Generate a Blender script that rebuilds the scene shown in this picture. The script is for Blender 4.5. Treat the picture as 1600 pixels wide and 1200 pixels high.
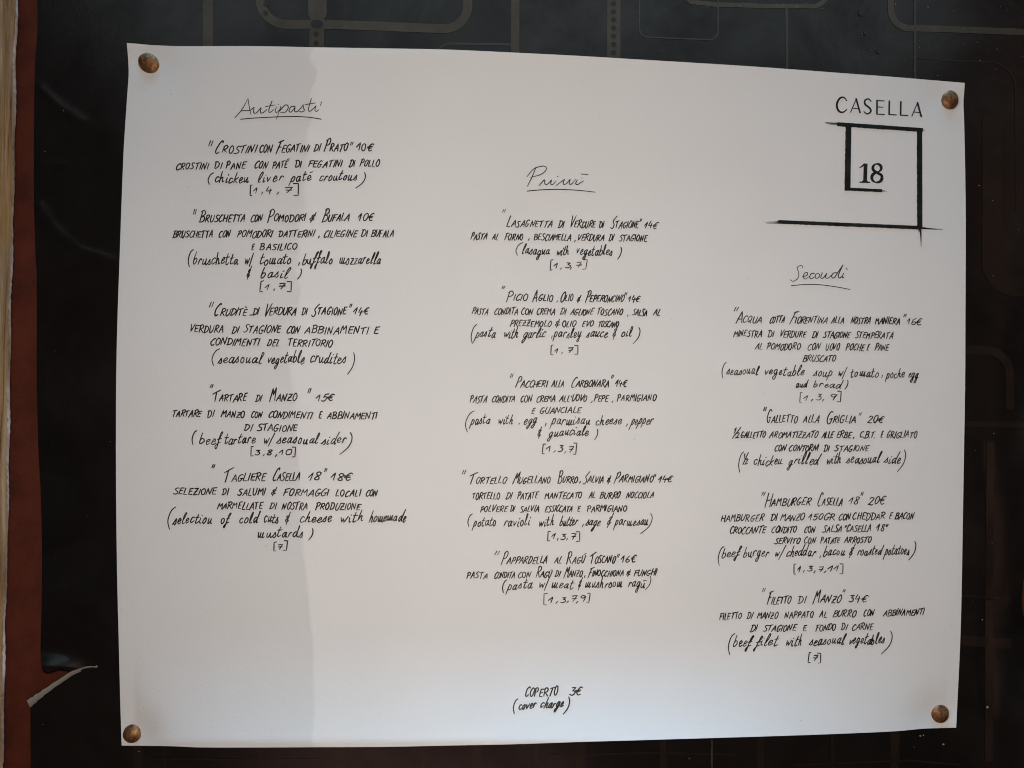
import bpy, math, random
from mathutils import Vector, Matrix
random.seed(7)
for o in list(bpy.data.objects):
    bpy.data.objects.remove(o)
scene = bpy.context.scene
COL = scene.collection

# ------------------------------------------------------------------ camera
F = 1202.0                                # focal length in pixels of a 1600 px wide picture
CY, CZ = 0.385, 1.5
yaw, roll = math.radians(4.4), math.radians(0.65)
CAM = Vector((-0.03, -CY, CZ))
r0 = Vector((math.cos(yaw), -math.sin(yaw), 0)); u0 = Vector((0, 0, 1)); FW = Vector((math.sin(yaw), math.cos(yaw), 0))
RT = r0 * math.cos(roll) + u0 * math.sin(roll)
UP = u0 * math.cos(roll) - r0 * math.sin(roll)
cd = bpy.data.cameras.new('camera'); cam = bpy.data.objects.new('camera', cd); COL.objects.link(cam)
cd.sensor_width = 36; cd.sensor_fit = 'HORIZONTAL'; cd.lens = 36 * F / 1600
scene.cycles.filter_width = 1.05
cd.clip_start = 0.01; cd.clip_end = 100
cam.matrix_world = Matrix(((RT.x, UP.x, -FW.x, CAM.x), (RT.y, UP.y, -FW.y, CAM.y), (RT.z, UP.z, -FW.z, CAM.z), (0, 0, 0, 1)))
scene.camera = cam

# ------------------------------------------------------------------ light
w = bpy.data.worlds.new('World'); scene.world = w; w.use_nodes = True
bg = w.node_tree.nodes['Background']
bg.inputs['Color'].default_value = (1.0, 0.85, 0.76, 1); bg.inputs['Strength'].default_value = 0.042

def area(name, loc, target, sx, sy, power, colour):
    l = bpy.data.lights.new(name, 'AREA'); l.shape = 'RECTANGLE'; l.size = sx; l.size_y = sy
    l.energy = power; l.color = colour
    o = bpy.data.objects.new(name, l); COL.objects.link(o); o.location = loc
    o.rotation_euler = (Vector(target) - Vector(loc)).to_track_quat('-Z', 'Y').to_euler()
    return o
# open sky above the street, behind and above the viewer: the sheen on the dark cloth
area('sky_light', (0.19, -1.12, CZ + 1.31), (0.19, 0.10, CZ - 0.10), 2.14, 1.45, 3.5, (0.79, 0.94, 1.0))
# blue sky straight overhead, grazing the wall: catches the outward curl at the foot of the sheet
area('zenith_light', (0.05, -0.44, CZ + 3.2), (0.03, -0.04, CZ - 0.1), 3.6, 0.52, 88.0, (0.24, 0.63, 1.0))
# added fill lamp close to the sheet; its falloff imitates vignetting
area('front_fill_light', (-0.006, -0.405, CZ - 0.036), (-0.006, 0, CZ - 0.036), 0.22, 0.22, 1.04, (1.0, 0.89, 0.79))
# sunlit terracotta paving below
area('pavement_light', (-0.11, -1.12, CZ - 1.05), (-0.05, 0.0, CZ - 0.05), 0.62, 0.7, 0.5, (1.0, 0.52, 0.42))
# dull warm wall across the street to the right
area('facing_wall_light', (1.55, -1.05, CZ), (0.2, 0.0, CZ), 0.75, 2.0, 0.5, (1.0, 0.52, 0.36))
LS = Vector((-0.85, -0.50, 0.12)).normalized()      # towards the low side light
sl = bpy.data.lights.new('side_sun', 'SUN'); sl.energy = 0.48; sl.angle = math.radians(0.16); sl.color = (1.0, 0.95, 0.88)
so = bpy.data.objects.new('side_sun', sl); COL.objects.link(so); so.rotation_euler = (-LS).to_track_quat('-Z', 'Y').to_euler()
so.location = (-1, -1, 2)
vs = scene.view_settings
vs.view_transform = 'Standard'; vs.look = 'None'; vs.exposure = 0; vs.gamma = 1; vs.use_curve_mapping = False

# ------------------------------------------------------------------ helpers
def at(px, py, z=0.0):
    """point of the board plane (y = -z, z metres in front of the board) seen at photo pixel px,py"""
    d = FW * F + RT * (px - 800) - UP * (py - 600)
    return CAM + d * ((-z - CAM.y) / d.y)

def interp(tab, t):
    if t <= tab[0][0]: return tab[0][1]
    for (a, x), (b, y) in zip(tab, tab[1:]):
        if t <= b:
            return x + (y - x) * (t - a) / (b - a)
    return tab[-1][1]
def catmull_tab(tab, t):
    ks = [a for a, _ in tab]
    if t <= ks[0]: return tab[0][1]
    if t >= ks[-1]: return tab[-1][1]
    i = max(k for k in range(len(ks) - 1) if ks[k] <= t)
    p1, p2 = tab[i][1], tab[i + 1][1]
    h = ks[i + 1] - ks[i]
    m1 = (p2 - tab[i - 1][1]) / (ks[i + 1] - ks[i - 1]) if i > 0 else (p2 - p1) / h
    m2 = (tab[i + 2][1] - p1) / (ks[i + 2] - ks[i]) if i + 2 < len(ks) else (p2 - p1) / h
    s = (t - ks[i]) / h
    return (2*s**3 - 3*s*s + 1)*p1 + (s**3 - 2*s*s + s)*h*m1 + (-2*s**3 + 3*s*s)*p2 + (s**3 - s*s)*h*m2
def sstep(a, b, x):
    t = max(0.0, min(1.0, (x - a) / (b - a))); return t * t * (3 - 2 * t)

def mesh(name, verts, faces, mats, parent=None, smooth=True, mi=None, origin=None):
    me = bpy.data.meshes.new(name)
    if origin is not None:
        verts = [Vector(v) - origin for v in verts]
    me.from_pydata([tuple(v) for v in verts], [], faces)
    for m in (mats if isinstance(mats, (list, tuple)) else [mats]): me.materials.append(m)
    if mi:
        me.polygons.foreach_set('material_index', mi)
    if smooth:
        me.polygons.foreach_set('use_smooth', [True] * len(me.polygons))
    me.update()
    o = bpy.data.objects.new(name, me); COL.objects.link(o)
    if parent: o.parent = parent
    if origin is not None: o.location = origin
    return o
def tag(o, label, cat=None, group=None, kind=None):
    if label: o['label'] = label
    if cat: o['category'] = cat
    if group: o['group'] = group
    if kind: o['kind'] = kind
    return o

def mat(name, col, rough=0.6, spec=0.5, metal=0.0):
    m = bpy.data.materials.new(name); m.use_nodes = True
    b = m.node_tree.nodes['Principled BSDF']
    b.inputs['Base Color'].default_value = (*col, 1); b.inputs['Roughness'].default_value = rough
    b.inputs['Specular IOR Level'].default_value = spec; b.inputs['Metallic'].default_value = metal
    return m, m.node_tree, b
def nd(nt, t, **kw):
    n = nt.nodes.new(t)
    for k, v in kw.items():
        if k in n.inputs: n.inputs[k].default_value = v
        else: setattr(n, k, v)
    return n
def coords(nt, scale):
    tc = nd(nt, 'ShaderNodeTexCoord'); mp = nd(nt, 'ShaderNodeMapping')
    mp.inputs['Scale'].default_value = scale
    nt.links.new(tc.outputs['Object'], mp.inputs['Vector']); return mp.outputs['Vector']
def ramp(nt, fac, stops):
    r = nd(nt, 'ShaderNodeValToRGB'); e = r.color_ramp.elements
    while len(e) < len(stops): e.new(0.5)
    for s, (p, c) in zip(e, stops): s.position = p; s.color = (*c, 1)
    nt.links.new(fac, r.inputs['Fac']); return r.outputs['Color']
def mixc(nt, fac, a, b):
    m = nd(nt, 'ShaderNodeMix', data_type='RGBA')
    for sock, v in ((m.inputs[0], fac), (m.inputs[6], a), (m.inputs[7], b)):
        if hasattr(v, 'links'): nt.links.new(v, sock)
        elif isinstance(v, (int, float)): sock.default_value = v
        else: sock.default_value = (*v, 1)
    return m.outputs[2]
def bump(nt, b, h, strength, dist):
    n = nd(nt, 'ShaderNodeBump'); n.inputs['Strength'].default_value = strength; n.inputs['Distance'].default_value = dist
    nt.links.new(h, n.inputs['Height']); nt.links.new(n.outputs['Normal'], b.inputs['Normal'])

# ------------------------------------------------------------------ materials
M_paper, nt, b = mat('menu_paper', (0.76, 0.735, 0.725), 0.75, 0.12)
v = coords(nt, (1, 1, 1))
sp = nd(nt, 'ShaderNodeTexVoronoi', Scale=105.0); nt.links.new(v, sp.inputs['Vector'])
sr = ramp(nt, sp.outputs['Distance'], [(0.03, (1, 1, 1)), (0.05, (0, 0, 0))])
rnd = nd(nt, 'ShaderNodeSeparateColor'); nt.links.new(sp.outputs['Color'], rnd.inputs[0])
pick = ramp(nt, rnd.outputs[0], [(0.72, (0, 0, 0)), (1.0, (0.6, 0.6, 0.6))])
mul = nd(nt, 'ShaderNodeMath', operation='MULTIPLY'); nt.links.new(sr, mul.inputs[0]); nt.links.new(pick, mul.inputs[1])
mo = nd(nt, 'ShaderNodeTexNoise', Scale=14.0, Detail=3.0); nt.links.new(v, mo.inputs['Vector'])
base = ramp(nt, mo.outputs['Fac'], [(0.3, (0.745, 0.725, 0.717)), (0.7, (0.775, 0.755, 0.74))])
nt.links.new(mixc(nt, mul.outputs[0], base, (0.22, 0.21, 0.22)), b.inputs['Base Color'])
fi = nd(nt, 'ShaderNodeTexNoise', Scale=900.0, Detail=2.0); nt.links.new(v, fi.inputs['Vector'])
fw = nd(nt, 'ShaderNodeTexNoise', Scale=9.0, Detail=1.0); nt.links.new(v, fw.inputs['Vector'])
am = nd(nt, 'ShaderNodeMath', operation='MULTIPLY_ADD'); nt.links.new(fw.outputs['Fac'], am.inputs[0]); am.inputs[1].default_value = 14.0
nt.links.new(fi.outputs['Fac'], am.inputs[2])
bump(nt, b, am.outputs[0], 0.5, 0.00012)

def ink(name, lo, hi):
    m, nt, b = mat(name, lo, 0.45, 0.25)
    n = nd(nt, 'ShaderNodeTexNoise', Scale=160.0, Detail=2.0); nt.links.new(coords(nt, (1, 1, 1)), n.inputs['Vector'])
    nt.links.new(ramp(nt, n.outputs['Fac'], [(0.42, lo), (0.75, hi)]), b.inputs['Base Color'])
    return m
M_ink = ink('pen_ink', (0.007, 0.0065, 0.007), (0.055, 0.052, 0.052))
M_thin = ink('fine_pen_ink', (0.012, 0.012, 0.013), (0.045, 0.043, 0.043))
M_print = ink('printed_ink', (0.010, 0.012, 0.012), (0.022, 0.026, 0.026))

M_vinyl, nt, b = mat('dark_oilcloth', (0.0045, 0.0032, 0.0032), 0.22, 0.95)
v = coords(nt, (1, 1, 1))
n1 = nd(nt, 'ShaderNodeTexNoise', Scale=7.0, Detail=5.0, Roughness=0.6); nt.links.new(v, n1.inputs['Vector'])
nt.links.new(ramp(nt, n1.outputs['Fac'], [(0.35, (0.0012, 0.0008, 0.0007)), (0.7, (0.0060, 0.0028, 0.0022))]), b.inputs['Base Color'])
n2 = nd(nt, 'ShaderNodeTexNoise', Scale=22.0, Detail=6.0, Roughness=0.65); nt.links.new(v, n2.inputs['Vector'])
rr = nd(nt, 'ShaderNodeMapRange'); nt.links.new(n2.outputs['Fac'], rr.inputs['Value']); rr.inputs['To Min'].default_value = 0.10; rr.inputs['To Max'].default_value = 0.34
nt.links.new(rr.outputs[0], b.inputs['Roughness'])
n4 = nd(nt, 'ShaderNodeTexNoise', Scale=16.0, Detail=7.0, Roughness=0.75, Distortion=0.8); nt.links.new(v, n4.inputs['Vector'])
r4 = nd(nt, 'ShaderNodeMapRange'); nt.links.new(n4.outputs['Fac'], r4.inputs['Value'])
r4.inputs['From Min'].default_value = 0.3; r4.inputs['From Max'].default_value = 0.7; r4.inputs['To Min'].default_value = 0.55; r4.inputs['To Max'].default_value = 1.25
nt.links.new(r4.outputs[0], b.inputs['Specular IOR Level'])
n3 = nd(nt, 'ShaderNodeTexNoise', Scale=1100.0, Detail=2.0); nt.links.new(v, n3.inputs['Vector'])
bump(nt, b, n3.outputs['Fac'], 0.3, 0.00008)
def pattern(name, col):
    m, nt, b = mat(name, col, 0.24, 0.9)
    n = nd(nt, 'ShaderNodeTexNoise', Scale=90.0, Detail=5.0, Roughness=0.7); nt.links.new(coords(nt, (1, 1, 1)), n.inputs['Vector'])
    lo = tuple(c * 0.72 for c in col); hi = tuple(c * 1.25 for c in col)
    nt.links.new(ramp(nt, n.outputs['Fac'], [(0.35, lo), (0.68, hi)]), b.inputs['Base Color'])
    return m
M_band = pattern('printed_band', (0.046, 0.038, 0.026))
M_line = pattern('printed_line', (0.036, 0.033, 0.027))
M_brown = pattern('printed_brown_band', (0.0105, 0.0050, 0.0031))
M_dot = pattern('printed_dot', (0.005, 0.0045, 0.004))
M_dust, _, _ = mat('dust', (0.22, 0.21, 0.20), 0.9, 0.1)
M_core, _, _ = mat('cloth_backing', (0.24, 0.23, 0.205), 0.8, 0.2)

M_board, nt, b = mat('red_board', (0.07, 0.02, 0.012), 0.7, 0.2)
v = coords(nt, (1, 1, 1))
n1 = nd(nt, 'ShaderNodeTexNoise', Scale=30.0, Detail=6.0, Roughness=0.7); nt.links.new(v, n1.inputs['Vector'])
nt.links.new(ramp(nt, n1.outputs['Fac'], [(0.30, (0.038, 0.0075, 0.004)), (0.5, (0.085, 0.017, 0.0075)), (0.72, (0.115, 0.025, 0.011))]), b.inputs['Base Color'])
n2 = nd(nt, 'ShaderNodeTexNoise', Scale=400.0, Detail=3.0); nt.links.new(v, n2.inputs['Vector'])
bump(nt, b, n2.outputs['Fac'], 0.5, 0.0004)

M_wood, nt, b = mat('worn_wood', (0.3, 0.22, 0.14), 0.7, 0.25)
v = coords(nt, (150, 60, 6))
n1 = nd(nt, 'ShaderNodeTexNoise', Scale=3.0, Detail=7.0, Roughness=0.72, Distortion=0.6); nt.links.new(v, n1.inputs['Vector'])
c1 = ramp(nt, n1.outputs['Fac'], [(0.33, (0.10, 0.048, 0.020)), (0.47, (0.30, 0.175, 0.080)), (0.56, (0.36, 0.24, 0.13)), (0.68, (0.50, 0.40, 0.28))])
n2 = nd(nt, 'ShaderNodeTexNoise', Scale=16.0, Detail=3.0); nt.links.new(coords(nt, (1, 1, 0.6)), n2.inputs['Vector'])
c2 = mixc(nt, ramp(nt, n2.outputs['Fac'], [(0.52, (0, 0, 0)), (0.68, (0.4, 0.4, 0.4))]), c1, (0.21, 0.225, 0.18))
n3 = nd(nt, 'ShaderNodeTexNoise', Scale=22.0, Detail=2.0); nt.links.new(coords(nt, (1.3, 1, 0.8)), n3.inputs['Vector'])
c3 = mixc(nt, ramp(nt, n3.outputs['Fac'], [(0.56, (0, 0, 0)), (0.68, (0.6, 0.6, 0.6))]), c2, (0.30, 0.19, 0.05))
nt.links.new(c3, b.inputs['Base Color'])
bump(nt, b, n1.outputs['Fac'], 0.5, 0.0012)
M_chip, nt, b = mat('chipped_paint', (0.55, 0.5, 0.47), 0.7, 0.2)
n1 = nd(nt, 'ShaderNodeTexNoise', Scale=60.0, Detail=4.0); nt.links.new(coords(nt, (1, 1, 0.35)), n1.inputs['Vector'])
nt.links.new(ramp(nt, n1.outputs['Fac'], [(0.40, (0.22, 0.15, 0.10)), (0.52, (0.40, 0.33, 0.29)), (0.64, (0.62, 0.58, 0.58))]), b.inputs['Base Color'])

M_brass, nt, b = mat('aged_brass', (0.4, 0.22, 0.09), 0.38, 0.5, 0.7)
v = coords(nt, (1, 1, 1))
n1 = nd(nt, 'ShaderNodeTexNoise', Scale=330.0, Detail=5.0, Roughness=0.65); nt.links.new(v, n1.inputs['Vector'])
nt.links.new(ramp(nt, n1.outputs['Fac'], [(0.34, (0.09, 0.036, 0.017)), (0.5, (0.26, 0.12, 0.052)), (0.68, (0.44, 0.27, 0.12))]), b.inputs['Base Color'])
rr = nd(nt, 'ShaderNodeMapRange'); nt.links.new(n1.outputs['Fac'], rr.inputs['Value']); rr.inputs['To Min'].default_value = 0.68; rr.inputs['To Max'].default_value = 0.38
nt.links.new(rr.outputs[0], b.inputs['Roughness'])
bump(nt, b, n1.outputs['Fac'], 0.35, 0.0003)
M_blocker, nt, b = mat('blocker_surface', (0.12, 0.10, 0.08), 0.9, 0.2)
n1 = nd(nt, 'ShaderNodeTexNoise', Scale=40.0, Detail=6.0); nt.links.new(coords(nt, (1, 1, 1)), n1.inputs['Vector'])
nt.links.new(ramp(nt, n1.outputs['Fac'], [(0.3, (0.05, 0.04, 0.032)), (0.7, (0.10, 0.085, 0.07))]), b.inputs['Base Color'])
bump(nt, b, n1.outputs['Fac'], 0.6, 0.003)

# ------------------------------------------------------------------ menu sheet outline (photo pixels)
TOP = [(198, 67), (215, 68.5), (240, 70.5), (280, 72), (400, 72), (500, 74), (600, 75.5), (700, 77.5), (800, 82), (900, 87), (1000, 93), (1100, 99), (1200, 105.5), (1300, 113), (1400, 120.5), (1507, 129.5)]
BOT = [(190, 1165), (230, 1165.4), (270, 1166), (310, 1167.8), (400, 1168), (500, 1167.5), (600, 1167), (700, 1165), (800, 1163), (900, 1159.5), (1000, 1156.5), (1100, 1153.5), (1200, 1150.5), (1300, 1147), (1400, 1142.5), (1445, 1138.5), (1494, 1137)]
LEF = [(67, 198), (90, 200), (115, 201), (160, 198), (230, 193.5), (300, 190.5), (400, 187), (500, 183.5), (600, 181.5), (750, 181.3), (900, 183), (1000, 185.5), (1100, 188), (1165, 190)]
RIG = [(129.5, 1507.5), (145, 1506.5), (160, 1505.5), (190, 1506.5), (260, 1508), (350, 1509), (500, 1508.5), (600, 1508), (750, 1505.5), (900, 1503), (1000, 1500.5), (1137, 1494)]
def paper_z(px, py):
    u = max(0, min(1, (px - 186) / 1318)); v = max(0, min(1, (py - 85) / 1072))
    su = math.sin(math.pi * u); sv = math.sin(math.pi * v)
    z = 0.0011 + 0.0040 * (su ** 0.8) + 0.0042 * su * max(0, 1 - v / 0.38) ** 2
    ub = math.sin(math.pi * max(0, min(1, (u - 0.02) / 0.96)))
    z += (0.0130 + 0.0028 * math.sin(u * 9 + 2.2)) * (max(0, (v - 0.83) / 0.17) ** 2.2) * (ub ** 0.55)
    for cx, cy in ((233, 100), (1483, 156), (207, 1146), (1468, 1115)):
        d = math.hypot(px - cx, py - cy)
        z -= (z - 0.0010) * math.exp(-(d / 34.0) ** 2) * 0.85
    # free corner tips beyond the pins stand up a little
    for cx, cy, a in ((198, 67, .0006), (1507, 130, .0009), (190, 1165, .0006), (1494, 1137, .0009)):
        z += a * math.exp(-(math.hypot(px - cx, py - cy) / 20.0) ** 2)
    return z
def on_paper(px, py, lift=0.0):
    return at(px, py, paper_z(px, py) + lift)

# ------------------------------------------------------------------ added unseen blocker, its edge traced back from the wanted side shadow
EDGE = [(-200, 500), (60, 495), (75, 495), (88, 489), (101, 483.5), (112, 493), (122, 495.5), (135, 494), (143, 487), (152, 488), (162, 486), (175, 488), (200, 486), (207, 481), (218, 479), (240, 481), (290, 478.5), (305, 474), (316, 478), (330, 475), (345, 468), (372, 465), (400, 468), (425, 463), (445, 466), (460, 470), (478, 466), (495, 462), (520, 455), (545, 452), (575, 453), (600, 456), (650, 462), (700, 465), (745, 468), (800, 469), (860, 474), (900, 480), (950, 484), (985, 487), (1010, 492), (1045, 490), (1085, 494), (1120, 496), (1165, 496), (1400, 500)]
XO = -0.276
prof = []
py = -120
while py <= 1330:
    S = on_paper(catmull_tab(EDGE, py), min(max(py, 60), 1170)); S.z = at(480, py, 0).z
    t = (S.x - XO) / (-LS.x)
    p = S + LS * t
    prof.append((p.z, p.y)); py += 3
prof.sort()
vs_, fs_ = [], []
for z, y in prof:
    vs_ += [(XO, 0.02, z), (XO, y, z), (XO - 0.035, y - 0.004, z), (XO - 0.16, y + 0.004, z), (XO - 0.16, 0.02, z)]
n = len(prof)
for i in range(n - 1):
    for k in range(4):
        a = i * 5 + k; fs_.append((a, a + 1, a + 6, a + 5))
    fs_.append((i * 5 + 4, i * 5, i * 5 + 5, i * 5 + 9))
fs_ += [(0, 1, 2, 3, 4), tuple((n - 1) * 5 + k for k in (4, 3, 2, 1, 0))]
sun_blocker = mesh('sun_blocker', vs_, fs_, M_blocker, smooth=False); tag(sun_blocker, 'unseen rough-edged slab added beside the wooden frame to cast the side shadow', 'sun_blocker', kind='structure')

# ------------------------------------------------------------------ backing board
a, bb = at(-60, -110), at(1760, 1320)
def box(x0, x1, y0, y1, z0, z1):
    V = [(x, y, z) for x in (x0, x1) for y in (y0, y1) for z in (z0, z1)]
    return V, [(0, 1, 3, 2), (4, 6, 7, 5), (0, 4, 5, 1), (2, 3, 7, 6), (0, 2, 6, 4), (1, 5, 7, 3)]
V, Fc = box(a.x - 0.03, bb.x, 0.0, 0.018, bb.z, a.z)
board = mesh('backing_board', V, Fc, M_board, smooth=False)
tag(board, 'red brown painted backing board showing as a strip beside the wooden frame', 'board')

# ------------------------------------------------------------------ worn wooden frame at the left
FR = [(-110, 29), (0, 28), (100, 25.5), (200, 24.5), (300, 22.5), (400, 20), (470, 18), (560, 16.5), (700, 15), (800, 13.5), (850, 12.5), (900, 11), (1000, 8.5), (1100, 7), (1200, 5), (1320, 3)]
vs_, fs_, mi_ = [], [], []
py = -100; rows = 0
while py <= 1310:
    x = catmull_tab(FR, py) + random.uniform(-0.5, 0.5) + 0.8 * math.sin(py * 0.05)
    e = 3.0 + 1.6 * math.sin(py * 0.013) + random.uniform(-0.9, 0.9)
    T = 0.0055
    p = [at(x, py, 0.0003), at(x - 0.3, py, T - 0.0012), at(x - e, py, T), at(x - e - 3, py, T + 0.0001), at(-30, py, T + 0.0006), at(-70, py, T), at(-70, py, 0.0003)]
    vs_ += p; rows += 1; py += 5
for i in range(rows - 1):
    for k in range(6):
        q = i * 7 + k
        fs_.append((q, q + 7, q + 8, q + 1)); mi_.append(1 if k in (0, 1) else 0)
fs_ += [tuple(range(7)), tuple((rows - 1) * 7 + k for k in reversed(range(7)))]; mi_ += [0, 0]
frame = mesh('wooden_frame', vs_, fs_, [M_wood, M_chip], smooth=False, mi=mi_)
tag(frame, 'worn beige wooden frame rail with chipped pale edge at the left', 'frame')

# ------------------------------------------------------------------ dark patterned cloth on the board
UPL = [(-110, 58), (0, 58.5), (50, 58.5), (100, 55), (200, 53), (300, 53), (400, 55.5), (430, 57.5), (600, 57.5), (700, 60), (780, 64), (860, 65.5), (950, 65), (1010, 63.5), (1041, 65)]
LOL = [(1041, 152), (1043, 138), (1047, 126), (1060, 105), (1075, 84), (1090, 63), (1101, 48), (1106, 47.5), (1200, 48), (1320, 49)]
RGT = [(-110, 1690), (330, 1680), (420, 1640), (560, 1607), (620, 1604), (700, 1608), (850, 1606), (920, 1598), (955, 1598), (1000, 1610), (1100, 1630), (1320, 1660)]
def seg_d(p, a, b):
    ax, ay = a; bx, by = b; dx, dy = bx - ax, by - ay
    t = max(0, min(1, ((p[0] - ax) * dx + (p[1] - ay) * dy) / (dx * dx + dy * dy)))
    return math.hypot(p[0] - ax - t * dx, p[1] - ay - t * dy), t
CREASE = [([(62, 138), (88, 163), (104, 174), (128, 190)], 0.00030, 7.5), ([(60, 322), (80, 352), (104, 375), (124, 392), (150, 399), (182, 410)], 0.00055, 8.0), ([(58, 258), (80, 256), (105, 258)], .0003, 4),
          ([(1512, 936), (1540, 939), (1572, 934)], .0005, 2.5), ([(1535, 700), (1550, 860), (1542, 1000), (1546, 1110)], .0005, 9), ([(1512, 660), (1600, 662)], .0004, 4)]
def cloth_z(px, py):
    z = 0.0004 + 0.00018 * math.sin(px * 0.021 + 1.3 * math.sin(py * 0.013)) * math.sin(py * 0.017 + 0.9 * math.sin(px * 0.011))
    for pts, amp, wd in CREASE:
        if abs(px - pts[0][0]) > 260: continue
        d = min(seg_d((px, py), p, q)[0] for p, q in zip(pts, pts[1:]))
        if d < 4 * wd: z += amp * math.exp(-(d / wd) ** 2)
    if px < 190 and 960 < py <= 1046:          # curled lip above the tear
        z += 0.0042 * sstep(1008, 1044, py) ** 1.4 * (1 - sstep(70, 158, px))
    if px < 190 and py > 1041:
        z += 0.0016 * math.exp(-((py - 1075) / 40) ** 2) * (1 - sstep(50, 150, px))
    if px > 1545:                              # loose fold along the right edge
        k = sstep(330, 560, py)
        z += k * (0.0021 * max(0, (px - 1568 + 9 * math.sin(py * 0.012)) / 40) ** 1.7) + k * 0.00022 * math.sin(py * 0.045 + px * 0.06) * sstep(1560, 1600, px)
    return z
cv, cf, cm = [], [], []
def grid(y0, y1, ny, left, right, extra=None):
    xs = [i / 150 for i in range(151)]
    xs = sorted(set([0, .004, .008, .012, .016, .02, .024, .028, .033, .038, .043, .048, .053, .058, .063, .068, .074, .08, .09, .1, .935, .94, .945, .95, .955, .96, .965, .97, .975, .98, .985, .99, .995, 1] + [x for x in xs if .1 < x < .935]))
    n0 = len(cv)
    for j in range(ny + 1):
        py = y0 + (y1 - y0) * j / ny
        L, R = catmull_tab(left, py), catmull_tab(right, py)
        for s in xs:
            px = L + (R - L) * s
            cv.append(at(px, py, cloth_z(px, py)))
    w = len(xs)
    for j in range(ny):
        for i in range(w - 1):
            q = n0 + j * w + i
            cf.append((q, q + w, q + w + 1, q + 1)); cm.append(0)
grid(-105, 1041, 240, UPL, RGT)
grid(1041, 1315, 70, LOL, RGT)

# ribbons in photo pixels -------------------------------------------------
def resample(pts, step):
    out = [pts[0]]
    for p, q in zip(pts, pts[1:]):
        d = math.hypot(q[0] - p[0], q[1] - p[1]); n = max(1, int(d / step))
        for k in range(1, n + 1): out.append((p[0] + (q[0] - p[0]) * k / n, p[1] + (q[1] - p[1]) * k / n))
    return out
def spline(pts, n=7):
    if len(pts) < 3: return list(pts)
    P = [(2 * pts[0][0] - pts[1][0], 2 * pts[0][1] - pts[1][1])] + list(pts) + [(2 * pts[-1][0] - pts[-2][0], 2 * pts[-1][1] - pts[-2][1])]
    out = [pts[0]]
    for i in range(1, len(P) - 2):
        p0, p1, p2, p3 = P[i - 1:i + 3]
        for k in range(1, n + 1):
            t = k / n
            out.append(tuple(0.5 * (2 * p1[c] + (p2[c] - p0[c]) * t + (2 * p0[c] - 5 * p1[c] + 4 * p2[c] - p3[c]) * t * t + (3 * p1[c] - p0[c] - 3 * p2[c] + p3[c]) * t ** 3) for c in (0, 1)))
    return out
def ribbon(pts, width, V, Fs, place, cap=True):
    """flat stroke along pts (pixels); width is a number or function of 0..1"""
    P = [pts[0]]
    for p in pts[1:]:
        if math.hypot(p[0] - P[-1][0], p[1] - P[-1][1]) > 0.12: P.append(p)
    if len(P) < 2: P.append((P[0][0] + 0.4, P[0][1] + 0.2))
    n = len(P); wf = width if callable(width) else (lambda t: width)
    dirs = []
    for i in range(n):
        a, b2 = P[max(0, i - 1)], P[min(n - 1, i + 1)]
        l = math.hypot(b2[0] - a[0], b2[1] - a[1]) or 1e-6
        dirs.append(((b2[0] - a[0]) / l, (b2[1] - a[1]) / l))
    rows = []
    for i in range(n):
        h = wf(i / (n - 1)) / 2; dx, dy = dirs[i]
        if cap and i == 0: rows.append((P[0][0] - dx * h * .9, P[0][1] - dy * h * .9, dx, dy, h * 0.35))
        elif cap and i == n - 1:
            rows.append((P[i][0], P[i][1], dx, dy, h)); rows.append((P[i][0] + dx * h * .9, P[i][1] + dy * h * .9, dx, dy, h * 0.35)); continue
        rows.append((P[i][0], P[i][1], dx, dy, h))
    n0 = len(V)
    for x, y, dx, dy, h in rows:
        V.append(place(x - dy * h, y + dx * h)); V.append(place(x + dy * h, y - dx * h))
    for i in range(len(rows) - 1):
        q = n0 + 2 * i; Fs.append((q, q + 1, q + 3, q + 2))

lift_ = [0.0]
def on_cloth(px, py): return at(px, py, cloth_z(px, py) + 0.00012 + lift_[0])
def band(pts, wd, mi, smooth=False, step=5):
    lift_[0] = random.uniform(0, 0.00008)
    k = len(cf); p = spline(pts) if smooth else resample(pts, step)
    ribbon(p, wd, cv, cf, on_cloth, cap=False); cm.extend([mi] * (len(cf) - k))
def arc(cx, cy, r, a0, a1, n=10):
    return [(cx + r * math.cos(math.radians(a0 + (a1 - a0) * k / n)), cy - r * math.sin(math.radians(a0 + (a1 - a0) * k / n))) for k in range(n + 1)]
def rrect_bottom(x0, x1, y0, yb0, yb1, r):     # U shape: down the left, along the bottom, up the right
    return [(x0, y0)] + arc(x0 + r, yb0 - r, r, 180, 270) + arc(x1 - r, yb1 - r, r, 270, 360) + [(x1, y0)]
def disc(cx, cy, r, mi, n=9, ry=None):
    lift_[0] = 0.00026; n0 = len(cv); ry = ry or r
    for k in range(n): cv.append(on_cloth(cx + r * math.cos(6.2832 * k / n), cy + ry * math.sin(6.2832 * k / n)))
    cf.append(tuple(n0 + k for k in reversed(range(n)))); cm.append(mi)
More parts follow.
